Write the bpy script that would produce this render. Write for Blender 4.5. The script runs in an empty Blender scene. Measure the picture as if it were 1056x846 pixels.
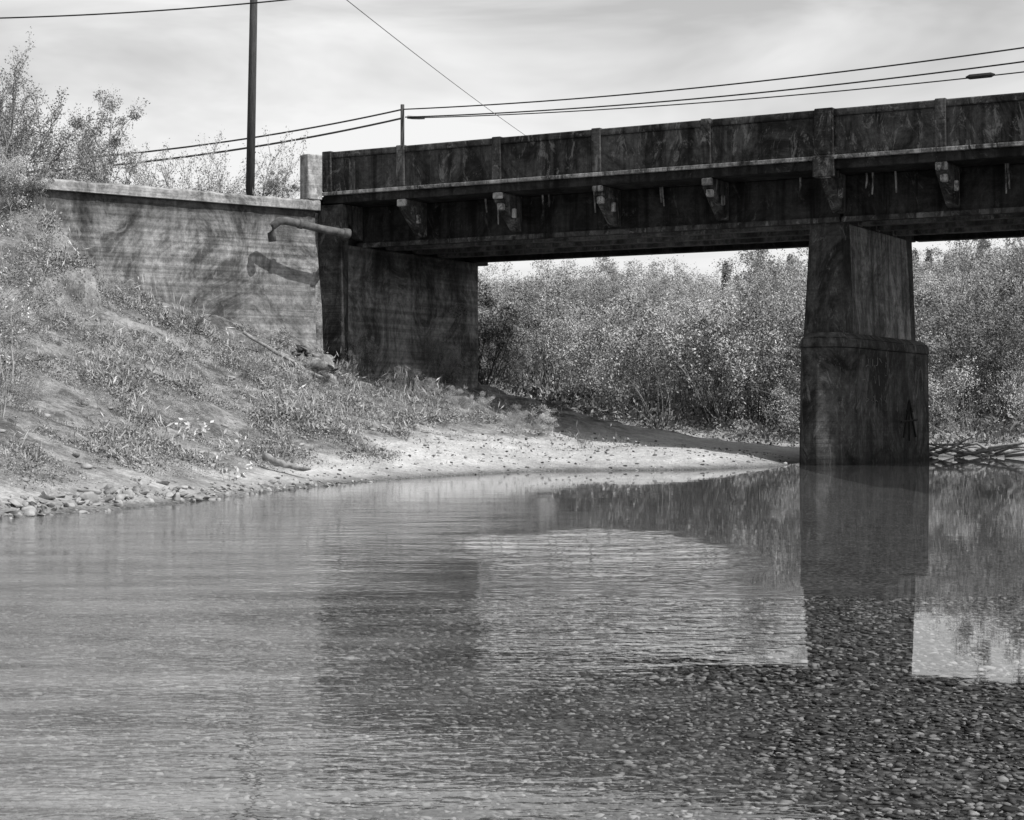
import bpy, math, random
import numpy as np
from mathutils import Vector, noise as mnoise
random.seed(7); rng=np.random.default_rng(7)
sc=bpy.context.scene
F=1850.0; CH=1.25; HY=425.0
def unp(px,py,d): return ((px-528)/F*d, d, CH+(HY-py)/F*d)
U=(0.8714,-0.4906); V=(0.4906,0.8714); P0=(7.31,42.0)
def W(s,v,z): return (P0[0]+U[0]*s+V[0]*v, P0[1]+U[1]*s+V[1]*v, z)

# ---------------- node helpers
class M:
    def __init__(s,name,rough=0.9):
        s.m=bpy.data.materials.new(name); s.m.use_nodes=True; s.nt=s.m.node_tree
        s.b=s.nt.nodes['Principled BSDF']; s.out=s.nt.nodes['Material Output']
        s.b.inputs['Roughness'].default_value=rough
        s.b.inputs['Specular IOR Level'].default_value=0.2
        s.tc=s.nt.nodes.new('ShaderNodeTexCoord')
    def put(s,sock,v):
        if v is None: return
        if hasattr(v,'is_output'): s.nt.links.new(v,sock)
        else: sock.default_value=v
    def pos(s,scale=(1,1,1),loc=(0,0,0),rot=(0,0,0)):
        n=s.nt.nodes.new('ShaderNodeMapping'); s.nt.links.new(s.tc.outputs['Object'],n.inputs[0])
        n.inputs['Scale'].default_value=scale; n.inputs['Location'].default_value=loc; n.inputs['Rotation'].default_value=rot
        return n.outputs[0]
    def noise(s,vec,scale,detail=4,rough=.6,dist=0):
        n=s.nt.nodes.new('ShaderNodeTexNoise'); s.nt.links.new(vec,n.inputs['Vector'])
        n.inputs['Scale'].default_value=scale; n.inputs['Detail'].default_value=detail
        n.inputs['Roughness'].default_value=rough; n.inputs['Distortion'].default_value=dist
        return n.outputs[0]
    def vor(s,vec,scale):
        n=s.nt.nodes.new('ShaderNodeTexVoronoi'); s.nt.links.new(vec,n.inputs['Vector']); n.inputs['Scale'].default_value=scale
        return n.outputs['Color'],n.outputs['Distance']
    def ramp(s,v,a,b,c=0.0,d=1.0):
        n=s.nt.nodes.new('ShaderNodeMapRange'); s.put(n.inputs[0],v)
        n.inputs[1].default_value=a; n.inputs[2].default_value=b; n.inputs[3].default_value=c; n.inputs[4].default_value=d
        return n.outputs[0]
    def math(s,op,a,b=None,c=None):
        n=s.nt.nodes.new('ShaderNodeMath'); n.operation=op; s.put(n.inputs[0],a)
        if b is not None: s.put(n.inputs[1],b)
        if c is not None: s.put(n.inputs[2],c)
        return n.outputs[0]
    def mix(s,f,a,b):
        n=s.nt.nodes.new('ShaderNodeMix'); n.data_type='FLOAT'; s.put(n.inputs[0],f); s.put(n.inputs[2],a); s.put(n.inputs[3],b)
        return n.outputs[0]
    def sep(s,vec,i):
        n=s.nt.nodes.new('ShaderNodeSeparateXYZ'); s.nt.links.new(vec,n.inputs[0]); return n.outputs[i]
    def color(s,v):
        n=s.nt.nodes.new('ShaderNodeCombineColor')
        for i in range(3): s.put(n.inputs[i],v)
        s.nt.links.new(n.outputs[0],s.b.inputs['Base Color']); return n.outputs[0]
    def bump(s,h,strength=.5,dist=.02,to=None):
        n=s.nt.nodes.new('ShaderNodeBump'); n.inputs['Strength'].default_value=strength; n.inputs['Distance'].default_value=dist
        s.put(n.inputs['Height'],h); s.nt.links.new(n.outputs[0],(to or s.b.inputs['Normal'])); return n.outputs[0]

def concrete(name,lo,hi,stain=.5,board=.35,pale=.5,palev=2.4,pth=.58,streak=.5,sfreq=1.7,topz=None):
    m=M(name,.92)
    p=m.pos()
    fine=m.noise(p,7,4,.8)
    brd=m.noise(m.pos((.12,.12,7.5)),1.3,2,.5,.1)          # horizontal board-form lines
    stv=m.noise(m.pos((sfreq,sfreq,.14)),1.4,4,.65,.5)         # vertical run streaks
    stb=m.noise(m.pos((.7,.7,.55)),.9,7,.76,1.3)
    base=m.ramp(stb,.42,.58,hi,lo)
    f=m.ramp(fine,.3,.7,.55,1.45); base=m.math('MULTIPLY',base,f)
    b=m.ramp(brd,.36,.64,1-board,1+board); base=m.math('MULTIPLY',base,b)
    s_=m.ramp(stv,.47,.62,1.0,1.0-streak); base=m.math('MULTIPLY',base,s_)
    sp=m.ramp(m.noise(m.pos((1,1,.45)),2.1,8,.84,1.4),pth,pth+.06,0,1)   # pale leached patches
    base=m.mix(m.math('MULTIPLY',sp,pale),base,hi*palev)
    z=m.sep(p,2)
    tide=m.ramp(m.math('ADD',z,m.math('MULTIPLY',fine,.3)),.1,.7,.4,1.0); base=m.math('MULTIPLY',base,tide)
    if topz:   # run-off staining below the top edge
        zz=m.math('ADD',z,m.math('MULTIPLY',stv,1.6)); base=m.math('MULTIPLY',base,m.ramp(zz,topz-.1,topz+.75,1.0,.35))
    m.color(base)
    h=m.math('ADD',m.math('MULTIPLY',brd,1.6),fine)
    m.bump(h,.55,.03)
    return m.m
mC_wing=concrete('weathered_board_formed_concrete',.065,.23,.45,.27,.30,1.6,.56,.3,.8,6.7)
mC_cop=concrete('coping_concrete',.10,.30,.5,.05,.3,1.4,.58,.3)
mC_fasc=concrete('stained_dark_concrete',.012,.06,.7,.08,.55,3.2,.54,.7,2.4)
mC_gird=concrete('sooty_girder_concrete',.006,.028,.7,.10,.5,3.2,.57,.7,2.4)  # very dark tone for girders, deck slab and backwall
mC_abut=concrete('abutment_concrete',.05,.20,.5,.24,.3,1.6,.57,.4,.9,5.6)
mC_pier=concrete('pier_concrete',.07,.23,.5,.10,.3,1.5,.57,.6)  # lighter web: light on the pier's right side is put into the colour
mC_col=concrete('pier_column_stained_concrete',.012,.055,.6,.10,.45,3.2,.56,.6)  # darker column: shade on the near face is put into the colour
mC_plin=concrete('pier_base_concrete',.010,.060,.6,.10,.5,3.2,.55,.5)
mC_lite=concrete('leached_pale_concrete',.04,.24,.8,.1,.5,1.8,.5,.75)  # paler tone for ledge, bracket ends and drain spouts
mC_post=concrete('end_post_concrete',.18,.34,.35,.1)  # lighter base tone paints in the sun falling on this post
mC_sof=concrete('soffit_concrete',.06,.14,.5,.1)

def simple(name,lo,hi,scale=6,rough=.85,bump=.4,bd=.02,vs=(1,1,1),spec=None):
    m=M(name,rough); n=m.noise(m.pos(vs),scale,4,.65)
    m.color(m.ramp(n,.3,.7,lo,hi)); m.bump(n,bump,bd); return m.m
def leafmat(name,lo,hi,o0=.55,o1=1.5):
    m=M(name,.75)
    g=m.nt.nodes.new('ShaderNodeNewGeometry'); r=g.outputs['Random Per Island']
    o=m.nt.nodes.new('ShaderNodeObjectInfo')
    v=m.ramp(r,0,1,lo,hi); v=m.math('MULTIPLY',v,m.ramp(o.outputs['Random'],0,1,o0,o1))
    m.color(v); return m.m
mLeaf=leafmat('willow_leaves',.22,.40); mLeafD=leafmat('dark_leaves',.07,.20); mWeed=leafmat('weed_leaves',.07,.36,1,1)
mNeed=leafmat('conifer_needles',.03,.10); mPale=leafmat('pale_leaves',.4,.6,1,1)
mBark=simple('pale_bark',.16,.36,14,vs=(1,1,.3)); mBarkD=simple('dark_bark',.03,.08,14,vs=(1,1,.3))
mPole=simple('creosoted_wood',.025,.07,8,vs=(4,4,.3)); mWire=simple('wire_metal',.01,.02,5)
mWireL=simple('galvanised_wire',.18,.25,5); mPaint=simple('black_spray_paint',.006,.01,9); mPaintL=simple('grey_spray_paint',.09,.15,9)
mPipe=simple('rusty_steel_pipe',.04,.14,5); mWood=simple('weathered_driftwood',.08,.34,7,vs=(1,1,1))
mRock=simple('river_rock',.10,.38,3.0,bump=.6,bd=.04); mRub=concrete('broken_concrete',.12,.30,.3,.1)
mLit=simple('pale_litter',.45,.65,4); mRoad=simple('asphalt',.04,.06,20)
mDry=leafmat('dry_stalks',.16,.46,1,1)

# ---------------- mesh helpers
def link(o,parent=None):
    sc.collection.objects.link(o)
    if parent: o.parent=parent
    return o
def empty(name,loc=(0,0,0)):
    e=bpy.data.objects.new(name,None); e.location=loc; e.empty_display_size=.5; return link(e)
def meshobj(name,verts,faces,mat,parent=None,smooth=False,bevel=0):
    me=bpy.data.meshes.new(name); me.from_pydata([tuple(v) for v in verts],[],faces); me.validate(); me.update()
    if smooth: me.polygons.foreach_set('use_smooth',[True]*len(me.polygons))
    me.materials.append(mat); o=bpy.data.objects.new(name,me); link(o,parent)
    if bevel:
        b=o.modifiers.new('bevel','BEVEL'); b.width=bevel; b.segments=2; b.limit_method='ANGLE'
    return o
def fastmesh(name,V_,idx,nper,mats,matidx=None,smooth=False):
    V_=np.asarray(V_,dtype=np.float32).reshape(-1,3); idx=np.asarray(idx,dtype=np.int32).ravel()
    nf=len(idx)//nper
    me=bpy.data.meshes.new(name); me.vertices.add(len(V_)); me.vertices.foreach_set('co',V_.ravel())
    me.loops.add(len(idx)); me.loops.foreach_set('vertex_index',idx)
    me.polygons.add(nf); me.polygons.foreach_set('loop_start',np.arange(nf,dtype=np.int32)*nper)
    me.polygons.foreach_set('loop_total',np.full(nf,nper,dtype=np.int32))
    for m in mats: me.materials.append(m)
    if matidx is not None: me.polygons.foreach_set('material_index',np.asarray(matidx,dtype=np.int32))
    if smooth: me.polygons.foreach_set('use_smooth',np.ones(nf,dtype=bool))
    me.update(calc_edges=True); me.validate(); return me
class Acc:
    def __init__(s): s.v=[]; s.f=[]
    def add(s,vs,fs):
        k=len(s.v); s.v+=list(vs); s.f+=[tuple(i+k for i in f) for f in fs]
    def box(s,s0,s1,v0,v1,z0,z1):
        s.prism([(s0,v0),(s1,v0),(s1,v1),(s0,v1)],z0,z1)
    def prism(s,poly,z0,z1,poly2=None):
        n=len(poly); p2=poly2 or poly
        vs=[W(a,b,z0) for a,b in poly]+[W(a,b,z1) for a,b in p2]
        fs=[tuple(range(n-1,-1,-1)),tuple(range(n,2*n))]+[(i,(i+1)%n,n+(i+1)%n,n+i) for i in range(n)]
        s.add(vs,fs)
    def sprism(s,prof,s0,s1):     # profile in (v,z), extruded along s
        n=len(prof); vs=[W(s0,a,b) for a,b in prof]+[W(s1,a,b) for a,b in prof]
        fs=[tuple(range(n)),tuple(range(2*n-1,n-1,-1))]+[(i,n+i,n+(i+1)%n,(i+1)%n) for i in range(n)]
        s.add(vs,fs)
    def xprism(s,poly,z0,z1,poly2=None):
        n=len(poly); p2=poly2 or poly
        vs=[(a,b,z0) for a,b in poly]+[(a,b,z1) for a,b in p2]
        fs=[tuple(range(n-1,-1,-1)),tuple(range(n,2*n))]+[(i,(i+1)%n,n+(i+1)%n,n+i) for i in range(n)]
        s.add(vs,fs)
    def obj(s,name,mat,parent=None,bevel=.02,smooth=False):
        return meshobj(name,s.v,s.f,mat,parent,smooth,bevel)
def tube(acc,pts,rads,sides=6,cap=True):
    pts=[Vector(p) for p in pts]; n=len(pts); vs=[];fs=[]
    for i,p in enumerate(pts):
        d=(pts[min(i+1,n-1)]-pts[max(i-1,0)]).normalized()
        a=d.cross(Vector((0,0,1)) if abs(d.z)<.9 else Vector((1,0,0))).normalized(); b=d.cross(a)
        for k in range(sides):
            t=2*math.pi*k/sides; vs.append(tuple(p+(a*math.cos(t)+b*math.sin(t))*rads[i]))
    for i in range(n-1):
        for k in range(sides):
            fs.append((i*sides+k,i*sides+(k+1)%sides,(i+1)*sides+(k+1)%sides,(i+1)*sides+k))
    if cap: fs+= [tuple(range(sides-1,-1,-1)),tuple((n-1)*sides+k for k in range(sides))]
    acc.add(vs,fs)

# ---------------- ground
W1=np.array((-11.75,43.9)); W2=np.array((-5.35,48.75))
cp=[(-7.5,12,0),(-6.05,20.9,0),(-4.4,25.7,0),(-3.5,29,0),(-2.56,32,0),(-1.2,35,0),(.24,37.3,0),(1.8,38,0),(3.6,38.5,0),(5,39.8,0),(6.4,41.8,0),(7.3,45,0),(9.3,48.5,0),(12,50.5,0),(17,51,0),(28,50,0),(45,48,0),
(-11.7,43.2,4.85),(-10.5,44.4,4.45),(-8.5,46,3.9),(-7.2,47,3.5),(-5.3,48.2,2.9),(-4.2,48.6,2.1),(-1.2,55,2.0),(-3,51.5,2.1),
(-4.9,46.4,1.95),(-4.4,47.5,2.0),(-6.6,46,2.9),
(2,45,.5),(.05,46.5,1.1),(-2,47.5,1.8),(3.33,55,.95),(6.66,53.1,.4),(-.25,57,1.95),(4.5,43.5,.35),(3.7,40.2,.3),(-1.7,40,.72),(-1,37.3,.3),(1.5,41.5,.4),
(-7.6,33,1.75),(-8.6,30,1.7),(-5.85,33,.85),(-5,41,1.7),(-11.4,40,4.0),(-7.4,42,2.95),(-3.6,36,.75),(-3,44,1.45),
(-6.2,25,.55),(-7.5,25,1.0),(-14,40,5.0),(-13,30,3.4),(-12,22,2.0),(-11,14,1.2),(-9,8,.5),(-16,10,2.5),(-16,0,2.2),(-22,30,5.5),(-22,45,6.5),(-30,20,5),
(0,5,-.07),(2,8,-.06),(1.5,6,-.045),(-3,8,-.12),(4,12,-.13),(-3,14,-.2),(0,18,-.35),(4,22,-.45),(-2,25,-.35),(2,30,-.5),(8,30,-.6),(0,34,-.3),(5,36,-.35),(12,20,-.5),(12,38,-.7),(8.5,43,-.5),(11,46,-.35),(20,35,-.8),(20,46,-.4),(40,20,-.8),(40,40,-.5),(10,5,-.15),(0,-8,.0),(20,-5,-.1),
(5,62,1.5),(14,58,1.3),(25,58,1.7),(-5,75,3.2),(8,75,2.9),(20,75,3.2),(35,75,4),(-5,100,6.0),(0,100,6.4),(12,100,6.6),(25,100,7.4),(45,100,9),(-30,100,6),(-25,70,5.5),(45,62,3)]
cp=np.array(cp,float)
def tps(r2): return np.where(r2>0,.5*r2*np.log(np.maximum(r2,1e-9)),0)
A_=tps(((cp[:,None,:2]-cp[None,:,:2])**2).sum(-1)); n_=len(cp)
A_=A_+np.eye(n_)*.02
Pm=np.hstack([np.ones((n_,1)),cp[:,:2]]); K=np.zeros((n_+3,n_+3)); K[:n_,:n_]=A_; K[:n_,n_:]=Pm; K[n_:,:n_]=Pm.T
wt=np.linalg.solve(K,np.concatenate([cp[:,2],np.zeros(3)]))
def rbf(x,y):
    x=np.clip(x,-30,45); y=np.clip(y,-8,100)
    out=wt[n_]+wt[n_+1]*x+wt[n_+2]*y
    for i in range(n_): out=out+wt[i]*tps((x-cp[i,0])**2+(y-cp[i,1])**2)
    return out
wd=(W1-W2)/np.linalg.norm(W1-W2); wn=np.array((wd[1]*-1,wd[0])); 
if wn@np.array((.6,-.8))<0: wn=-wn
L_w=np.linalg.norm(W1-W2)
def ground_z(x,y):
    x=np.asarray(x,float); y=np.asarray(y,float)
    z=rbf(x,y)
    s=(x-P0[0])*U[0]+(y-P0[1])*U[1]; v=(x-P0[0])*V[0]+(y-P0[1])*V[1]
    dw=(x-W2[0])*wn[0]+(y-W2[1])*wn[1]; tw=(x-W2[0])*wd[0]+(y-W2[1])*wd[1]
    v1=(W1[0]-P0[0])*V[0]+(W1[1]-P0[1])*V[1]
    dn=v1+.2-v; da=s+14.2; df=v-9.6
    d=np.maximum(np.maximum(dw+.25,dn),np.maximum(da,df))
    e=6.8-np.maximum(d,0)*.62
    e=np.where(v>7.2,np.minimum(e,1.9+.75*(-.032*y-x)),e)
    no=((da>0))|((dw>-.25)&(tw<L_w-.1))
    e=np.where(no,-50,e)
    e=np.where(z>e,z,e)
    return e
def seg(*a):
    out=[]
    for lo,hi,st in a: out+=list(np.arange(lo,hi,st))
    return np.array(out)
xs=seg((-900,-200,100),(-200,-40,20),(-40,-16,1),(-16,14,.2),(14,46,1),(46,200,15),(200,901,100))
ys=seg((-600,-100,100),(-100,-10,15),(-10,4,1),(4,62,.2),(62,120,1.5),(120,300,20),(300,1501,150))
X,Y=np.meshgrid(xs,ys); Z=ground_z(X,Y)
nz=np.array([mnoise.noise(Vector((a*.9,b*.9,0)))*.6+mnoise.noise(Vector((a*2.1,b*2.1,3)))*.5 for a,b in zip(X.ravel(),Y.ravel())]).reshape(X.shape)
Z=Z+nz*np.where(Z<0,np.clip(-Z*.2,.02,.1),np.clip(Z*.25,.02,.28))
Zg=Z
nx,ny=len(xs),len(ys)
I=np.arange(nx*ny).reshape(ny,nx)
quads=np.stack([I[:-1,:-1],I[:-1,1:],I[1:,1:],I[1:,:-1]],-1).reshape(-1,4)
gm=M('bank_and_riverbed',.95)
p=gm.pos(); z=gm.sep(p,2)
vc,vd=gm.vor(p,24)
st=gm.ramp(vc,0,1,.4,1.7); 
fineg=gm.noise(p,12,4,.8); mid=gm.noise(p,1.3,6,.75)
bedv=gm.math('MULTIPLY',gm.ramp(mid,.3,.7,.08,.17),st)
bedv=gm.math('MULTIPLY',bedv,gm.ramp(vd,.2,.7,1.2,.3))
sand=gm.math('MULTIPLY',gm.ramp(mid,.35,.65,.31,.50),gm.ramp(fineg,.3,.7,.6,1.25))
soil=gm.math('MULTIPLY',gm.ramp(mid,.40,.62,.07,.26),gm.ramp(fineg,.3,.7,.5,1.4))
zz=gm.math('ADD',z,gm.math('MULTIPLY',gm.noise(p,.9,4),1.0))
zz=gm.math('ADD',zz,gm.ramp(gm.sep(p,0),-4.5,-2.0,.55,0))
m1=gm.ramp(gm.math('ADD',z,gm.math('MULTIPLY',mid,.08)),.03,.12,0,1)
m2=gm.ramp(zz,1.05,1.5,0,1)
wl=gm.ramp(z,.02,.2,.5,1)   # damp strip beside the water
c=gm.mix(m1,bedv,gm.math('MULTIPLY',gm.mix(m2,sand,soil),wl)); gm.color(c)
gm.bump(gm.math('ADD',gm.math('MULTIPLY',vd,-.6),gm.math('ADD',fineg,gm.math('MULTIPLY',mid,3))),.55,.05)
me=fastmesh('ground',np.stack([X,Y,Z],-1).reshape(-1,3),quads,4,[gm.m],smooth=True)
ground=link(bpy.data.objects.new('ground',me))
def gz(x,y):
    x=np.asarray(x,float); y=np.asarray(y,float)
    i=np.clip(np.searchsorted(xs,x)-1,0,nx-2); j=np.clip(np.searchsorted(ys,y)-1,0,ny-2)
    tx=(x-xs[i])/(xs[i+1]-xs[i]); ty=(y-ys[j])/(ys[j+1]-ys[j])
    return (Zg[j,i]*(1-tx)+Zg[j,i+1]*tx)*(1-ty)+(Zg[j+1,i]*(1-tx)+Zg[j+1,i+1]*tx)*ty

# ---------------- water
wm=M('river_water',.05); nt=wm.nt
p=wm.pos(); 
n1=wm.noise(wm.pos((.6,1.5,1),rot=(0,0,.15)),1.1,2,.5,.4)
n2=wm.noise(wm.pos((1.0,2.2,1),rot=(0,0,-.2)),3.0,2,.5,.5)
n3=wm.noise(wm.pos((1,1.6,1)),8,2,.5)
xx=wm.sep(p,0); yy=wm.sep(p,1)
warp=wm.noise(wm.pos((.9,.5,1)),1.0,2)
def blob(cx,cy,rx,ry,wamp=1.2):
    a=wm.math('POWER',wm.math('ABSOLUTE',wm.math('DIVIDE',wm.math('SUBTRACT',xx,cx),rx)),2.0)
    b=wm.math('POWER',wm.math('ABSOLUTE',wm.math('DIVIDE',wm.math('SUBTRACT',yy,cy),ry)),2.0)
    q=wm.math('ADD',wm.math('ADD',a,b),wm.math('MULTIPLY',wm.math('SUBTRACT',warp,.5),wamp*2))
    n=nt.nodes.new('ShaderNodeMapRange'); n.interpolation_type='SMOOTHSTEP'; nt.links.new(q,n.inputs[0])
    n.inputs[1].default_value=-.2; n.inputs[2].default_value=1.25; n.inputs[3].default_value=1; n.inputs[4].default_value=0
    return n.outputs[0]
patch=blob(.85,16.2,1.25,3.2,1.0)
arc=blob(.8,11.3,1.3,2.4,.5)
edge=wm.math('ADD',xx,wm.math('MULTIPLY',warp,2.6))
left=wm.ramp(edge,-.3,2.3,1,0)
left=wm.math('MULTIPLY',left,wm.ramp(yy,19,25,1,.25))
wv=nt.nodes.new('ShaderNodeTexWave'); wv.wave_type='RINGS'; wv.rings_direction='SPHERICAL'
nt.links.new(wm.pos(loc=(.6,-20.5,0)),wv.inputs['Vector']); wv.inputs['Scale'].default_value=.40; wv.inputs['Distortion'].default_value=9; wv.inputs['Detail'].default_value=1; wv.inputs['Detail Scale'].default_value=1.2
rp=wm.math('ADD',wm.math('MULTIPLY',wm.math('SUBTRACT',wv.outputs['Fac'],.5),.8),wm.math('MULTIPLY',wm.math('SUBTRACT',n2,.5),1.6))
n2c=wm.math('SUBTRACT',n2,.5)
h=wm.math('ADD',wm.math('MULTIPLY',wm.math('SUBTRACT',n1,.5),.45),wm.math('MULTIPLY',n2c,.14))
h=wm.math('MULTIPLY',h,wm.math('ADD',.09,wm.math('MULTIPLY',left,1.25)))
h=wm.math('ADD',h,wm.math('MULTIPLY',patch,rp))
h=wm.math('ADD',h,wm.math('MULTIPLY',wm.math('MULTIPLY',arc,n2c),.34))
h=wm.math('ADD',h,wm.math('MULTIPLY',wm.math('MULTIPLY',left,wm.math('SUBTRACT',n3,.5)),.26))
bp=nt.nodes.new('ShaderNodeBump'); bp.inputs['Strength'].default_value=.6; bp.inputs['Distance'].default_value=.035; nt.links.new(h,bp.inputs['Height'])
fr=nt.nodes.new('ShaderNodeFresnel'); fr.inputs[0].default_value=1.33; nt.links.new(bp.outputs[0],fr.inputs[1])
gl=nt.nodes.new('ShaderNodeBsdfGlossy'); gl.inputs['Color'].default_value=(.97,.97,.97,1); gl.inputs['Roughness'].default_value=.015; nt.links.new(bp.outputs[0],gl.inputs['Normal'])
tr=nt.nodes.new('ShaderNodeBsdfTransparent'); tr.inputs[0].default_value=(.92,.92,.92,1)
df=nt.nodes.new('ShaderNodeBsdfDiffuse'); df.inputs[0].default_value=(.32,.32,.32,1)
m_=nt.nodes.new('ShaderNodeMixShader'); nt.links.new(tr.outputs[0],m_.inputs[1]); nt.links.new(df.outputs[0],m_.inputs[2])
murk=wm.ramp(yy,9,30,.0,.14)
murk=wm.math('ADD',murk,wm.math('MULTIPLY',left,wm.ramp(wm.noise(wm.pos((.5,1.6,1)),1.0,5,.7),.35,.68,.12,.62))); nt.links.new(murk,m_.inputs[0])
mm=nt.nodes.new('ShaderNodeMixShader'); nt.links.new(fr.outputs[0],mm.inputs[0]); nt.links.new(m_.outputs[0],mm.inputs[1]); nt.links.new(gl.outputs[0],mm.inputs[2]); nt.links.new(mm.outputs[0],wm.out.inputs[0])
meshobj('river_water',[(-30,-60,0),(300,-60,0),(300,60,0),(-30,60,0)],[(0,1,2,3)],wm.m)

# ---------------- bridge
br=empty('concrete_bridge')
S0,S1=-14.33,31.5
posts=[-11.8,-8.85,-5.97,-3.0,0,2.75,5.7,8.65,11.6,14.5,17.4,20.3,23.2,26.1,29]
a=Acc()
segs=[(S0,-.02),(.02,14.48),(14.52,S1)]
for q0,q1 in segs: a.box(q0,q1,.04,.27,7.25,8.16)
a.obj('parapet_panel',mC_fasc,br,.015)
a=Acc()
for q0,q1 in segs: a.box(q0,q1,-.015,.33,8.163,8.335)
a.obj('parapet_cap_rail',mC_fasc,br,.03)
a=Acc()
for q in posts:
    w=.23 if q in (0,14.5) else .13
    pr=-.07 if q in (0,14.5) else -.035
    a.box(q-w,q+w,pr,.35,7.253,8.36)
    if q in (0,14.5): a.box(q-.26,q+.26,-.10,.4,6.75,7.25)
a.box(S0-.004,S0+.3,-.035,.36,7.253,8.36)
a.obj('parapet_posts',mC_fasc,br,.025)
a=Acc()
for q0,q1 in segs: a.box(q0,q1,-.06,.5,7.15,7.245)
a.obj('fascia_ledge',mC_lite,br,.015)
a=Acc()
for q0,q1 in segs:
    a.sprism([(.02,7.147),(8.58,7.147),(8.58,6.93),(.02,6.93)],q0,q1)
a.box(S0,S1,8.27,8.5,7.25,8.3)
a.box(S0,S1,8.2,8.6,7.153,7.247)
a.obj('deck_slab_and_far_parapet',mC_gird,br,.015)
a=Acc(); a.box(S0-30,S1,.52,8.18,7.151,7.2); a.obj('road_surface',mRoad,br,0)
a=Acc()
for v0,v1 in ((1.2,1.62),(7.0,7.42)):
    for q0,q1 in ((-14.0,-.03),(.03,14.4),(14.5,S1)):
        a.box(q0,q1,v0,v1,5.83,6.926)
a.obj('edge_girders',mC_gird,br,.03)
a=Acc()
for q0,q1 in ((-14.0,-.03),(.03,14.4),(14.5,S1)): a.box(q0,q1,1.12,1.196,5.80,5.93)
a.obj('girder_bottom_flange',mC_fasc,br,.02)
a=Acc()
for v0,v1 in ((2.6,2.95),(4.0,4.35),(5.4,5.75)):
    for q0,q1 in ((-14.0,-.03),(.03,14.4),(14.5,S1)):
        a.box(q0,q1,v0,v1,5.85,6.92)
for q in posts: 
    if q not in (0,14.5): a.box(q-.12,q+.12,1.63,6.99,6.2,6.91)
a.obj('inner_girders',mC_sof,br,.02)
a=Acc()
for q in posts+[-13.9]:
    a.sprism([(.12,6.925),(1.115,6.925),(1.115,5.98),(.95,6.03),(.6,6.3),(.12,6.7)],q-.15,q+.15)
a.obj('cantilever_brackets',mC_fasc,br,.03)
a=Acc(); rb=random.Random(8)
for q in posts:
    a.box(q-.13,q+.15,.01,.117,6.72+rb.uniform(0,.06),6.926)
    if rb.random()<.8: a.box(q-.05,q+.12,.10,.26,6.48,6.66)
    if rb.random()<.8: a.box(q+.16,q+.26,.5,.62,6.3,6.55)
a.obj('bracket_end_blocks',mC_lite,br,.03)
a=Acc()
for q in posts:
    for k in range(3):
        if rb.random()<.75:
            t=q+rb.uniform(.5,2.5); L_=rb.uniform(.15,.6); tube(a,[W(t,1.02,6.92),W(t,1.05,6.75),W(t+rb.uniform(-.05,.05),1.06,6.75-L_)],[.025,.025,.018],8)
a.obj('deck_drain_spouts',mC_lite,br,0)
# piers
for k,q in enumerate((0,14.5)):
    a=Acc()
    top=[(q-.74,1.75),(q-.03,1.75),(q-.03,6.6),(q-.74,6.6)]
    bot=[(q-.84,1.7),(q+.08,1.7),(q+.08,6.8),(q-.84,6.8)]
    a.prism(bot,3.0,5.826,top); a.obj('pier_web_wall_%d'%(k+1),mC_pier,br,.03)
    for j,(va,vb) in enumerate(((1.3,1.9),(6.4,7.0))):
        a=Acc()
        top=[(q-.84,va+.1),(q-.72,va),(q-.16,va),(q-.04,va+.1),(q-.0,vb-.1),(q-.84,vb)]
        bot=[(q-.96,va-.1),(q-.84,va-.22),(q-.12,va-.22),(q+.03,va-.1),(q+.13,vb-.1),(q-.96,vb)]
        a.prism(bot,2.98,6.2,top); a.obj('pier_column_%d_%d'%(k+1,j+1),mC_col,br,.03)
    a=Acc()
    def pl(g,n): return [(q-1.0-g,1.15-g*.5),(q-.66,.35-n),(q-.25,.18-n),(q+.14,.35-n),(q+.42+g,1.1-g*.5),(q+.42+g,7.0),(q+.05,7.8),(q-.64,7.8),(q-1.0-g,7.0)]
    a.prism(pl(.05,.05),-1.5,2.78,pl(0,0)); a.prism(pl(.03,.03),2.783,3.0,pl(.0,.0)); a.prism(pl(0,0),3.003,3.14,pl(-.18,-.34))
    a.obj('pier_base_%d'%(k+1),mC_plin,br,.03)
    a=Acc(); a.box(q-.7,q-.05,1.63,6.99,5.83,6.9)
    a.obj('pier_diaphragm_%d'%(k+1),mC_gird,br,.02)
def stroke(acc,pts,r=.02):
    tube(acc,[W(.425+(2.78-z_)*.0117,v_,z_) for v_,z_ in pts],[r]*len(pts),5)
a=Acc(); stroke(a,[(4.7,.6),(5.2,1.5),(5.75,.6)],.03); stroke(a,[(4.5,1.0),(5.9,1.05)],.03); stroke(a,[(5.2,1.5),(5.2,.5)],.025); stroke(a,[(5.0,1.25),(5.2,1.55),(5.45,1.25)],.03)
a.obj('graffiti_arrow',mPaint,br,0)
a=Acc(); rg=random.Random(4)
for r_ in range(3):
    v_=1.4
    while v_<3.2:
        z0=2.45-r_*.42; pts=[(v_+rg.uniform(0,.28),z0+rg.uniform(-.14,.14)) for _ in range(rg.randint(2,4))]
        stroke(a,pts,.010); v_+=rg.uniform(.3,.5)
a.obj('graffiti_letters',mPaintL,br,0)
# abutment
a=Acc(); a.box(-15.6,-13.8,.35,7.5,-1,5.826); a.obj('abutment_stem',mC_abut,br,.03)
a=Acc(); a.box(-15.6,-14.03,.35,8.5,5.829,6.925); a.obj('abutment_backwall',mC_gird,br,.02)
a=Acc(); a.box(-14.5,-13.7,.02,.34,-1,6.9); a.obj('abutment_corner_pilaster',mC_col,br,.03)  # dark tone paints the shade on the abutment's near end face
a=Acc(); a.box(S1-.5,S1+1.5,.3,8.4,-2,6.92); a.obj('east_abutment',mC_abut,br,.03)

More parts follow.
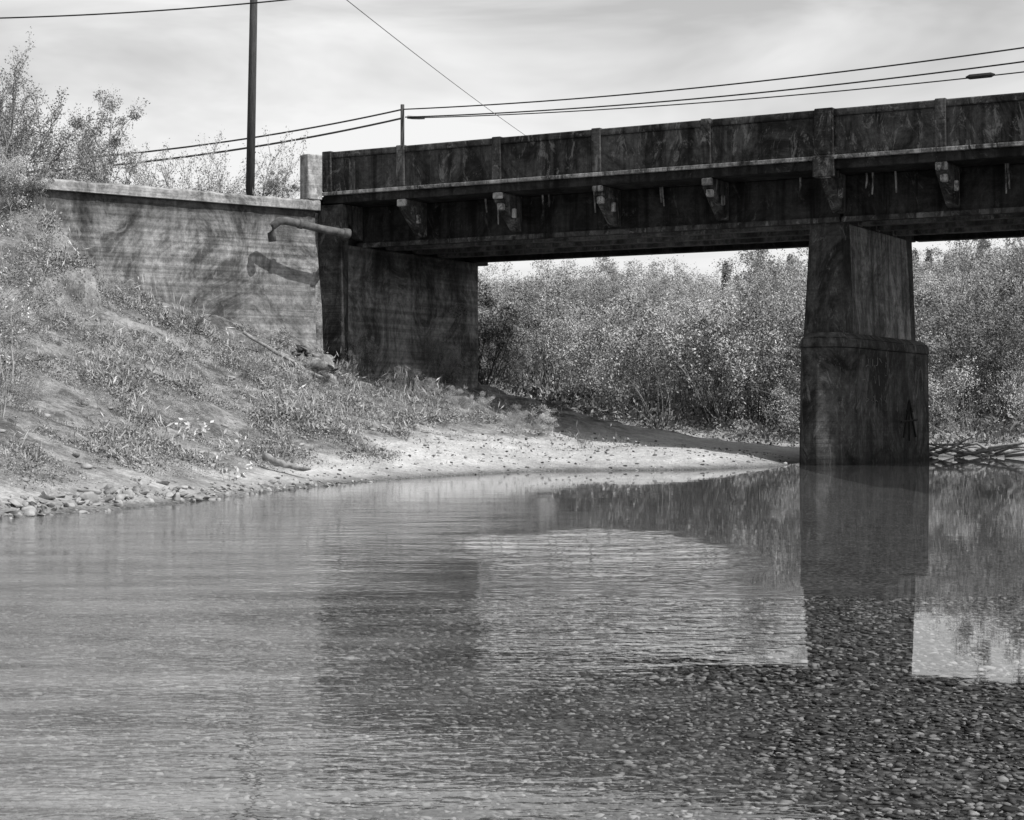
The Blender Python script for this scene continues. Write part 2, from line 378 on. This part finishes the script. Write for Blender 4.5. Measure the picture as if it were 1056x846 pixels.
# wing wall
ww=empty('wing_wall')
def wpt(t,n): q=W2+wd*t+wn*n; return (float(q[0]),float(q[1]))
a=Acc(); a.xprism([wpt(-.05,.0),wpt(L_w,.0),wpt(L_w,-.55),wpt(-.05,-.55)],1.0,6.72,[wpt(-.05,-.06),wpt(L_w-.03,-.06),wpt(L_w-.03,-.5),wpt(-.05,-.5)])
a.obj('wall_face',mC_wing,ww,.03)
a=Acc(); rw=random.Random(2); n0=40; vs=[]; fs=[]   # one coping with a slightly chipped, uneven edge
for i in range(n0+1):
    t=-.1+(L_w+.16)*i/n0; e1=rw.uniform(-.02,.02); e2=rw.uniform(-.025,.012)
    for nn,zz0 in ((.10+e1,6.723),(.10+e1,6.95+e2),(.06,7.0+e2),(-.6,7.0),(-.6,6.723)):
        x_,y_=wpt(t,nn); vs.append((x_,y_,zz0))
for i in range(n0):
    for k in range(5): fs.append((i*5+k,i*5+(k+1)%5,(i+1)*5+(k+1)%5,(i+1)*5+k))
fs+=[(4,3,2,1,0),tuple(n0*5+k for k in range(5))]
a.add(vs,fs); a.obj('wall_coping',mC_cop,ww,0)
a=Acc(); a.xprism([wpt(-.22,.02),wpt(.25,.02),wpt(.25,-.4),wpt(-.22,-.4)],7.02,8.25)
a.obj('end_post',mC_post,ww,.03)
# drain pipe
a=Acc()
tube(a,[W(-13.72,.15,6.0),unp(357,241,48.2),unp(330,236,47.75),unp(305,230,47.40),unp(296,228,47.3),unp(288,228,47.25),unp(282,233,47.2),unp(280,241,47.2),unp(281,249,47.25)],[.11,.11,.105,.105,.11,.11,.11,.11,.105],14)
dp=a.obj('drain_pipe',mPipe,None,0,True)
a=Acc(); tube(a,[unp(312,231.5,47.5),unp(308,230.5,47.45)],[.135,.135],12); tube(a,[unp(360,241.5,48.25),unp(354,240.5,48.15)],[.14,.14],12)
a.obj('pipe_collar',mPipe,dp,0,True)

# ---------------- poles and wires
def pole(x,y,zt,r,lean=(0,0),arm=None,name='utility_pole'):
    e=empty(name,(x,y,0)); zb=float(gz(x,y))-.5; a=Acc()
    tube(a,[(0,0,zb),(lean[0]*.5,lean[1]*.5,(zb+zt)/2),(lean[0],lean[1],zt)],[r*1.15,r,r*.85],14)
    o=a.obj('pole_shaft',mPole,e,0,True)
    a=Acc()
    if arm:
        b=[(-arm,0,zt-.5),(arm,0,zt-.5)]; tube(a,b,[.06,.06],4)
        for t in (-arm+.1,arm-.1,0): tube(a,[(t,0,zt-.46),(t,0,zt-.3),(t,0,zt-.28)],[.04,.05,.02],8)
        a.obj('crossarm_and_insulators',mPole,e,0)
    return e
q=unp(257,188,54); t=unp(262,0,54)
pole(q[0],54,17,.12,((t[0]-q[0])*1.35,0),.9)
q=unp(415,150,80); pole(q[0],80,unp(415,108,80)[2],.10,(0,0),None)
a=Acc()
def wire(acc,p0,p1,sag,r,n=24):
    p0=Vector(p0);p1=Vector(p1); pts=[]
    for i in range(n+1):
        t=i/n; q=p0.lerp(p1,t); q.z-=4*sag*t*(1-t); pts.append(q)
    tube(acc,pts,[r]*(n+1),5)
wire(a,unp(415,113,80),unp(1120,40,60),.35,.030)
wire(a,unp(418,121,80),unp(1120,55,60),.35,.030)
wire(a,unp(422,122,80),unp(1120,67,60),.3,.024)
wire(a,unp(415,113,80),unp(-60,172,70),.45,.038)
wire(a,unp(415,122,80),unp(-60,183,70),.45,.045)
wire(a,unp(-60,20,50),unp(360,-7,50),.15,.022)
pl_=a.obj('power_lines',mWire,None,0)
a=Acc(); tube(a,[unp(996,80,62),unp(1000,79.6,62),unp(1022,77.4,62),unp(1026,77,62)],[.03,.09,.09,.03],8); a.obj('splice_case',mWire,pl_,0)
a=Acc(); wire(a,unp(330,-22,45),unp(545,142,85),.1,.013); wire(a,unp(420,121,80),unp(438,121.5,80),.02,.08,3)
a.obj('guy_wire',mWireL,pl_,0)

# ---------------- vegetation
def stems(rs,height,nst,spread,lean=.5,levels=2,seglen=.35,r0=.02,kids=5,minlean=0):
    lines=[]; tips=[]
    def grow(p,d,L,r,lev):
        n=max(3,int(L/seglen)); pts=[p.copy()]; q=p.copy(); dd=d.copy()
        for i in range(n):
            dd=(dd+Vector((rs.uniform(-1,1),rs.uniform(-1,1),rs.uniform(-.6,.9)))*.16).normalized()
            q=q+dd*(L/n); pts.append(q.copy())
            if lev<levels and i>=n*.25 :
                for _ in range(1 if rs.random()<kids/ n else 0):
                    sd=(dd+Vector((rs.uniform(-1,1),rs.uniform(-1,1),rs.uniform(-.2,.8)))*.8).normalized()
                    grow(q.copy(),sd,L*rs.uniform(.25,.5),r*.5,lev+1)
            tips.append((q.copy(),lev))
        lines.append((pts,[r*(1-.8*i/n) for i in range(n+1)]))
    for i in range(nst):
        an=rs.uniform(0,6.28); b=Vector((math.cos(an),math.sin(an),0))*rs.uniform(0,spread)
        ln=lean*(minlean+(1-minlean)*rs.random())
        d=Vector((math.cos(an)*ln,math.sin(an)*ln,1)).normalized()
        grow(b,d,height*rs.uniform(.6,1),r0,0)
    return lines,tips
def plant_mesh(name,rs,lines,tips,nleaf,lsize,jit,mats,minlev=0,sides=3,clumps=0,fill=.25):
    a=Acc()
    for pts,r in lines: tube(a,pts,r,sides,False)
    tv=np.array(a.v); tf=np.array(a.f)
    g=np.random.default_rng(rs.randint(0,9999))
    tp=np.array([t[0][:] for t in tips if t[1]>=minlev])
    if nleaf:
        c=tp[g.integers(0,len(tp),nleaf)]+g.normal(0,jit,(nleaf,3))
        if clumps:    # leaf masses gathered on dome-shaped clumps with gaps between them
            r=np.linalg.norm(tp-np.array((0,0,.3*tp[:,2].max())),axis=1); pr=r**1.5/np.sum(r**1.5)
            cc=tp[g.choice(len(tp),clumps,p=pr)]; rad=g.uniform(.22,.45,clumps)
            k=g.integers(0,clumps,nleaf); d=g.normal(size=(nleaf,3)); d/=np.linalg.norm(d,axis=1)[:,None]
            d[:,2]*=.75
            cl=cc[k]+d*(rad[k]*g.uniform(.5,1.05,nleaf))[:,None]
            c=np.where((g.random(nleaf)<fill)[:,None],c,cl)
        c[:,2]=np.maximum(c[:,2],.05)
        A=g.normal(size=(nleaf,3)); A/=np.linalg.norm(A,axis=1)[:,None]; B=np.cross(A,g.normal(size=(nleaf,3))); B/=np.linalg.norm(B,axis=1)[:,None]
        sz=lsize*g.uniform(.5,1.3,(nleaf,1))
        lv=np.stack([c-A*sz,c+B*sz*.5,c+A*sz,c-B*sz*.5],1).reshape(-1,3)
        lf=np.arange(nleaf*4).reshape(-1,4)+len(tv)
        Vv=np.vstack([tv,lv]); Ff=np.vstack([tf,lf]); mi=np.r_[np.zeros(len(tf)),np.ones(nleaf)]
    else: Vv=tv;Ff=tf;mi=np.zeros(len(tf))
    return fastmesh(name,Vv,Ff,4,mats,mi)
rs=random.Random(3)
shr=[]
for i in range(5):
    l,t=stems(rs,2.3,16,.5,1.8,2,.3,.014,5,.0); shr.append(plant_mesh('willow_shrub_%d'%i,rs,l,t,5200,.036,.13,[mBark,mLeaf],1,3,22,.25))
shd=[]
for i in range(2):
    l,t=stems(rs,2.8,16,.5,1.3,2,.3,.02,4); shd.append(plant_mesh('dark_shrub_%d'%i,rs,l,t,5500,.040,.18,[mBarkD,mLeafD],0,3,14,.4))
tal=[]
for i in range(3):
    l,t=stems(rs,5.0,4,.2,.6,3,.35,.05,8); tal.append(plant_mesh('thicket_tree_%d'%i,rs,l,t,5500,.045,.14,[mBark,mLeaf],1,3,24,.3))
con=[]
for i in range(2):
    tips=[];ln=[]
    for k in range(120):
        z_=1+8*(k/120); R=(9.2-z_)*.26; an=k*2.4; 
        tp=Vector((math.cos(an)*R,math.sin(an)*R,z_-R*.25)); ln.append(([Vector((0,0,z_)),tp],[.03,.008]))
        for j in range(8): tips.append((Vector((0,0,z_)).lerp(tp,j/8+.1),0))
    ln.append(([Vector((0,0,0)),Vector((0,0,9))],[.16,.02]))
    con.append(plant_mesh('conifer_%d'%i,rs,ln,tips,3000,.2,.14,[mBarkD,mNeed],0))
def inst(me,par_,x,y,s,zoff=-.1,rz=None,sz=1,name=None):
    o=bpy.data.objects.new(name or me.name,me); o.location=(x,y,float(gz(x,y))+zoff); o.scale=(s,s,s*sz); o.rotation_euler=(rs.uniform(-.08,.08),rs.uniform(-.08,.08),rs.uniform(0,6.28) if rz is None else rz)
    link(o,par_); return o
th=empty('willow_thicket')
def sv(x,y): return ((x-P0[0])*U[0]+(y-P0[1])*U[1],(x-P0[0])*V[0]+(y-P0[1])*V[1])
cnt=0; placed=[]
for _ in range(20000):
    y=52+52*rs.random()**.8; x=rs.uniform(-.035*y,.33*y)
    s,v=sv(x,y)
    if v<10.6 or gz(x,y)<.35: continue
    if x<-.02*y and y<70: continue
    mind=1.5 if y<75 else 1.9
    if any((x-a_)**2+(y-b_)**2<mind*mind for a_,b_ in placed): continue
    placed.append((x,y))
    r_=rs.random()
    if r_<.09: inst(rs.choice(shd),th,x,y,rs.uniform(.5,1.0))
    elif r_<.13 and y<90: inst(rs.choice(tal),th,x,y,rs.uniform(.45,.7))
    else: inst(rs.choice(shr),th,x,y,rs.uniform(.6,1.45),sz=rs.uniform(.8,1.1))
    cnt+=1
    if cnt>420: break
for px,d,s in ((740,56.5,1.0),(775,56,1.1),(800,57,1.2),(720,59,1.0),(985,56,1.0),(1020,57,1.1),(1050,56,1.0),(1000,60,1.2),(1045,61,1.2)):
    inst(rs.choice(shd),th,(px-528)/F*d,d,s)
for px,d,s in ((760,60,.9),(800,62,.95),(1010,63,1.0),(1050,66,1.0),(640,70,.6)): inst(rs.choice(tal),th,(px-528)/F*d,d,s)
ct=empty('conifer_stand')
for _ in range(36):
    y=rs.uniform(108,125); x=rs.uniform(.08*y,.32*y); inst(rs.choice(con),ct,x,y,rs.uniform(.28,.44)+.1*(x/y))
bl=empty('embankment_brush')
for _ in range(45):
    y=rs.uniform(56,75); x=rs.uniform(-.32*y,-.17*y); inst(rs.choice(shr+tal[:1]),bl,x,y,rs.uniform(.45,.85))
for px,d,s in ((-10,43,.6),(8,44.5,.4),(-15,36,.5),(0,47,.5),(25,48,.35),(-20,30,.5),(-8,27,.35),(40,52,.5),(-35,33,.7),(8,33,.3),(20,36,.25)):
    inst(rs.choice(shr),bl,(px-528)/F*d,d,s)
inst(shd[0],bl,(14-528)/F*43,43,.38); inst(shd[1],bl,(25-528)/F*43,43,.3)
def tree(px,d,topy,seed,nleaf,leafsize,name='budding_tree',mats=None,nst=1,base=None,lean=.2,r0=.14,kids=9,lv=3,sg=.32):
    r=random.Random(seed); x=(px-528)/F*d; zb=float(gz(x,d)) if base is None else base; H=CH+(HY-topy)/F*d-zb
    l,t=stems(r,H*.8,nst,.25,lean,lv,sg,r0,kids)
    zmax=max(q[0].z for q in t)
    me=plant_mesh(name,r,l,t,nleaf,leafsize,.10,mats or [mBark,mLeaf],1,4)
    o=bpy.data.objects.new(name,me); k=H/zmax; o.scale=(k,k,k); o.location=(x,d,zb-.1); link(o); return o
tree(-12,58,38,11,12000,.05,nst=5,lean=.5,kids=18,r0=.08)
tree(20,64,48,12,14000,.05,nst=6,lean=.45,kids=19,r0=.08)
tree(62,68,84,18,11000,.05,nst=6,lean=.5,kids=18,r0=.06)
tree(100,70,118,13,9000,.05,nst=5,lean=.6,kids=16,r0=.06)
tree(185,68,112,14,14000,.052,nst=7,lean=.8,kids=19,r0=.06)
tree(215,70,132,15,10000,.05,nst=5,lean=.7,kids=16,r0=.06)
tree(152,72,118,16,11000,.05,nst=6,lean=.7,kids=16,r0=.05)
tree(5,30,225,21,300,.03,'bare_sapling',nst=3,lean=.25,r0=.03,kids=7)
tree(-8,27,290,22,400,.03,'bare_sapling',nst=4,lean=.5,r0=.02,kids=7)
tree(238,28.2,448,31,60,.045,'pale_leafed_plant',[mBark,mPale],4,lean=.8,r0=.006,kids=4,lv=1,sg=.12)
tree(188,33,434,32,50,.05,'pale_leafed_plant',[mBark,mPale],4,lean=.7,r0=.006,kids=4,lv=1,sg=.12)
for px,s in ((288,.26),(300,.18),(280,.18),(272,.12)):
    o=inst(rs.choice(shd),bl,(px-528)/F*48.9,48.9,s,0); o.location.z=6.95
vi=empty('climbing_vine')
for (px,d,zc,s) in ((372,48.9,2.9,.32),(384,49.2,3.1,.22),(362,48.6,2.5,.28),(450,52.6,2.7,.42),(466,53.2,2.3,.42),(440,52,3.1,.28),(456,52.6,3.4,.2)):
    o=bpy.data.objects.new('vine_clump',rs.choice(shd)); o.location=((px-528)/F*d,d,zc-.6); o.scale=(s*.5,s*.5,s); o.rotation_euler=(0,0,rs.random()*6); link(o,vi)
for px,d,s in ((492,56.3,.9),(503,57.5,.9),(512,59,.8),(540,58,.5)): inst(rs.choice(shd),th,(px-528)/F*d,d,s)
for px,d,s in ((545,43.5,.3),(535,43,.25),(560,43.6,.2),(440,45.5,.28),(470,45.7,.22),(500,45.2,.22),(415,46,.3),(330,43,.22),(310,43,.2),(190,33.4,.2),(600,41.5,.1),(150,38,.2),(80,35,.22),(260,40,.2),(120,43,.25),(60,38,.25),(200,42,.2),(100,31,.16),(30,30,.2)):
    inst(rs.choice(shr+shd),bl,(px-528)/F*d,d,s,-.02)

def weeds(name,N,xr,yr,zmin,bl_,mat,upright,cond,thr=-.05):
    x=rng.uniform(*xr,N); y=rng.uniform(*yr,N); z=gz(x,y)
    k=cond(x,y,z)&(z>zmin); x,y,z=x[k],y[k],z[k]
    cl=np.array([mnoise.noise(Vector((a*.6,b*.6,9)))+.6*mnoise.noise(Vector((a*1.9,b*1.9,2))) for a,b in zip(x,y)])
    k=(z>zmin+rng.uniform(0,.25,len(x)))&(cl>thr+rng.uniform(-.35,.35,len(x))); x,y,z,cl=x[k],y[k],z[k],cl[k]; n=len(x)
    H=bl_*(.5+np.clip(cl+.25,0,1.2)*1.3)*rng.uniform(.4,1.4,n)*np.clip(y/38,.55,1)
    d=rng.normal(size=(n,3)); d[:,2]=np.abs(d[:,2])*upright+.15; d/=np.linalg.norm(d,axis=1)[:,None]
    sd=np.cross(d,rng.normal(size=(n,3))); sd/=np.linalg.norm(sd,axis=1)[:,None]
    L=H[:,None]; c=np.stack([x,y,z+rng.uniform(0,1,n)**1.5*H*2.2-.01],1); wd_=rng.uniform(.14,.34,(n,1))*L*(1.0 if upright<2 else .22)
    vs=np.stack([c-sd*wd_*.3,c+d*L*.5-sd*wd_,c+d*L,c+d*L*.5+sd*wd_],1).reshape(-1,3)
    me=fastmesh(name,vs,np.arange(n*4),4,[mat]); link(bpy.data.objects.new(name,me)); return n
def inshow(x,y,z):
    s,v=sv(x,y); under=(s>-14.2)&(v>-.3)&(v<9.0)
    dw=(x-W2[0])*wn[0]+(y-W2[1])*wn[1]; tw=(x-W2[0])*wd[0]+(y-W2[1])*wd[1]
    onw=(dw<.15)&(dw>-.7)&(tw<L_w+.2)&(tw>-.5)
    vis=(np.abs(x)<y*.32)
    sandy=(x>-2.2)&(z<.95)
    return vis&~onw&~(under&(rng.random(len(x))>.15))&~(sandy&(rng.random(len(x))>.05))
nw=weeds('weeds',760000,(-15,3),(20,50),.20,.046,mWeed,.8,inshow,-.17)
weeds('dry_grass',75000,(-15,3),(20,50),.30,.14,mDry,2.2,inshow,.0)
weeds('undergrowth',130000,(-5,34),(50,66),.08,.13,mWeed,1.0,lambda x,y,z:(sv(x,y)[1]>8.8)&(x>-.06*y),-.4)

# ---------------- stones
import bmesh
def ico(sub):
    b=bmesh.new(); bmesh.ops.create_icosphere(b,subdivisions=sub,radius=1); v=np.array([q.co[:] for q in b.verts]); f=np.array([[q.index for q in p.verts] for p in b.faces]); b.free(); return v,f
def stones(name,cx,cy,size,mat,flat=.45,sub=2,sink=.3,zs=None,cuts=(.5,.85),nc=5):
    iv,jf=ico(sub); n=len(cx); nv=len(iv)
    sc_=size[:,None]*np.stack([rng.uniform(.7,1.4,n),rng.uniform(.6,1.1,n),rng.uniform(.6,1.2,n)*flat],1)
    seeds=rng.normal(size=(n,nc,3)); seeds/=np.linalg.norm(seeds,axis=2)[:,:,None]
    vv=np.repeat(iv[None],n,0)
    for k in range(nc):
        dt=(vv*seeds[:,None,k]).sum(-1); cut=rng.uniform(*cuts,n)[:,None]
        vv=vv-np.maximum(dt-cut,0)[...,None]*seeds[:,None,k]
    vv=vv*sc_[:,None]; an=rng.uniform(0,6.28,n); tl=rng.normal(0,.25,n)
    ct_,st_=np.cos(tl)[:,None],np.sin(tl)[:,None]; y_=vv[...,1]*ct_-vv[...,2]*st_; z_=vv[...,1]*st_+vv[...,2]*ct_; vv[...,1]=y_; vv[...,2]=z_
    ca,sa=np.cos(an)[:,None],np.sin(an)[:,None]; x_=vv[...,0]*ca-vv[...,1]*sa; y_=vv[...,0]*sa+vv[...,1]*ca; vv[...,0]=x_; vv[...,1]=y_
    z0=gz(cx,cy) if zs is None else zs
    vv=vv+np.stack([cx,cy,z0+sc_[:,2]*(1-2*sink)],1)[:,None]
    F_=(jf[None]+np.arange(n)[:,None,None]*nv).reshape(-1,3)
    me=fastmesh(name,vv.reshape(-1,3),F_,3,[mat]); return link(bpy.data.objects.new(name,me))
gv=M('gravel_stones',.7); g_=gv.nt.nodes.new('ShaderNodeNewGeometry')
base=gv.ramp(gv.math('POWER',g_.outputs['Random Per Island'],1.8),0,1,.04,.42)
base=gv.math('MULTIPLY',base,gv.ramp(gv.noise(gv.pos(),40,2),.3,.7,.75,1.2)); gv.color(base)
N=32000; d=5.0+9*rng.random(N)**1.35; x=rng.uniform(-1,1,N)*d*.31
stones('riverbed_gravel',x,d,(.007+.018*rng.random(N)**2+.004*rng.random(N))*(1+.35*(d>8.5)),gv.m,.34,1,.2,cuts=(.35,.75))
t=rng.random(560); bx=np.interp(t,[0,.5,1],[-6.6,-4.5,-2.9]); by=np.interp(t,[0,.5,1],[19.5,25.6,31]); off=rng.normal(0,.28,560)
stones('bank_rocks',bx-off*.9-.12,by+off*.3,(.03+.11*rng.random(560)**2)*np.where(t<.55,1.1,.6),mRock,.7,2,.35,cuts=(.2,.55),nc=9)
N=3200; x=rng.uniform(-4,7.5,N); y=rng.uniform(30,47,N); zz_=gz(x,y); k=(zz_>-.03)&(zz_<.75); 
stones('gravel_bar_stones',x[k],y[k],.012+.05*rng.random(k.sum())**3,gv.m,.6,1,.3,cuts=(.3,.7))
N=1400; x=rng.uniform(-11,-1,N); y=rng.uniform(24,46,N); zz_=gz(x,y); k=(zz_>.4)&(np.abs(x)<.3*y)
stones('bank_stones',x[k],y[k],.02+.09*rng.random(k.sum())**3,mRock,.6,1,.3,cuts=(.3,.7))
n=22; px=rng.uniform(302,352,n); d=rng.uniform(46.2,47.6,n); x=(px-528)/F*d
stones('concrete_rubble',x,d,rng.uniform(.18,.5,n),mRub,.6,2,.2,cuts=(.15,.5),nc=10)
rr=random.Random(5)
def log(name,pts,r,br_=()):
    a=Acc(); P=[Vector(q) for q in pts]; pts=[]
    for i in range(len(P)-1):
        for t in (0,.33,.66): pts.append(P[i].lerp(P[i+1],t)+Vector((rr.uniform(-1,1),rr.uniform(-1,1),rr.uniform(-1,1)))*r*.35)
    pts.append(P[-1]); n=len(pts)
    tube(a,pts,[r*(1-.55*i/(n-1))*rr.uniform(.8,1.15) for i in range(n)],9)
    for i,dx,dz,L in br_: tube(a,[pts[i*3],pts[i*3]+Vector((dx*L*.5,rr.uniform(-.1,.1),dz*L*.6)),pts[i*3]+Vector((dx*L,0,dz*L))],[r*.4,r*.25,r*.1],6)
    return a.obj(name,mWood,None,0,True)
def gp(px,d,up=0):
    x=(px-528)/F*d; return (x,d,float(gz(x,d))+up)
log('driftwood_log',[gp(272,31.2,.2),gp(285,31.1,.17),gp(300,31,.15),gp(320,30.8,.2)],.075,((1,-.3,1,.35),(2,.4,.8,.3)))
log('driftwood_log',[gp(250,45.2,.5),gp(285,45.4,.3),gp(318,45.6,.35),gp(345,46,.15)],.06,((1,.5,.6,.5),(2,.3,.9,.4)))
log('driftwood_log',[gp(300,44.6,.15),gp(330,44.8,.1),gp(362,45.3,.1)],.05,((1,.6,.6,.4),))
a=Acc()
for i in range(22):
    x0=rr.uniform(11.2,13.6); y0=rr.uniform(48.6,50.4); an=rr.uniform(-.5,.5)+ (math.pi if rr.random()<.5 else 0); L=rr.uniform(.7,2.2); z0=max(0,float(gz(x0,y0)))+.05
    tube(a,[(x0,y0,z0),(x0+math.cos(an)*L*.5,y0+math.sin(an)*L*.5,z0+rr.uniform(.05,.35)),(x0+math.cos(an)*L,y0+math.sin(an)*L,z0+rr.uniform(0,.5))],[.05,.04,.02],6)
a.obj('driftwood_pile',mWood,None,0,True)
a=Acc()
for px,d in ((186,33),(192,33.2),(231,28.3),(244,28.4),(395,39),(182,32.6),(250,28)):
    c=Vector(gp(px,d,rr.uniform(.05,.2))); vs=[]
    for i in range(3):
        for j in range(3): vs.append((c.x+(i-1)*.04+rr.uniform(-.02,.02),c.y+rr.uniform(-.05,.05),c.z+(j-1)*.035+rr.uniform(-.015,.015)))
    a.add(vs,[(0,1,4,3),(1,2,5,4),(3,4,7,6),(4,5,8,7)])
a.obj('litter_scraps',mLit,None,0)

# ---------------- light & sky
az=math.atan2(.84,-.54); el=math.radians(48)
sv_=Vector((math.sin(az)*math.cos(el),math.cos(az)*math.cos(el),math.sin(el)))
L=bpy.data.lights.new('sun','SUN'); L.energy=5.0; L.angle=math.radians(.5); L.color=(1,.99,.98)
so=bpy.data.objects.new('sun',L); so.rotation_euler=sv_.to_track_quat('Z','Y').to_euler(); so.location=(20,-20,40); link(so)
w=bpy.data.worlds.new('World'); sc.world=w; w.use_nodes=True; nt=w.node_tree; bg=nt.nodes['Background']
sky=nt.nodes.new('ShaderNodeTexSky'); sky.sky_type='NISHITA'; sky.sun_disc=False; sky.sun_elevation=el; sky.sun_rotation=az; sky.dust_density=2.5
bw=nt.nodes.new('ShaderNodeRGBToBW'); nt.links.new(sky.outputs[0],bw.inputs[0])
tc=nt.nodes.new('ShaderNodeTexCoord'); mp=nt.nodes.new('ShaderNodeMapping'); mp.inputs['Scale'].default_value=(1.6,1.6,6); mp.inputs['Rotation'].default_value=(.1,.25,.3); nt.links.new(tc.outputs['Generated'],mp.inputs[0])
cn=nt.nodes.new('ShaderNodeTexNoise'); cn.inputs['Scale'].default_value=2.4; cn.inputs['Detail'].default_value=5; cn.inputs['Roughness'].default_value=.55; cn.inputs['Distortion'].default_value=.5; nt.links.new(mp.outputs[0],cn.inputs['Vector'])
mr=nt.nodes.new('ShaderNodeMapRange'); mr.inputs[1].default_value=.34; mr.inputs[2].default_value=.60; mr.inputs[3].default_value=.25; mr.inputs[4].default_value=1.0; nt.links.new(cn.outputs[0],mr.inputs[0])
mx=nt.nodes.new('ShaderNodeMix'); mx.data_type='FLOAT'; nt.links.new(mr.outputs[0],mx.inputs[0]); nt.links.new(bw.outputs[0],mx.inputs[2]); mx.inputs[3].default_value=6.2
cc=nt.nodes.new('ShaderNodeCombineColor')
for i in range(3): nt.links.new(mx.outputs[0],cc.inputs[i])
nt.links.new(cc.outputs[0],bg.inputs[0]); bg.inputs[1].default_value=.148

cam=bpy.data.cameras.new('camera'); cam.sensor_width=36; cam.lens=36*F/1056; cam.clip_end=5000; cam.clip_start=.1; cam.shift_y=2/1056
co=bpy.data.objects.new('camera',cam); co.location=(0,0,CH); co.rotation_euler=(math.radians(90),0,0); link(co); sc.camera=co
sc.view_settings.view_transform='Standard'; sc.view_settings.look='None'; sc.view_settings.exposure=0
print('shrubs',cnt,'weeds',nw)
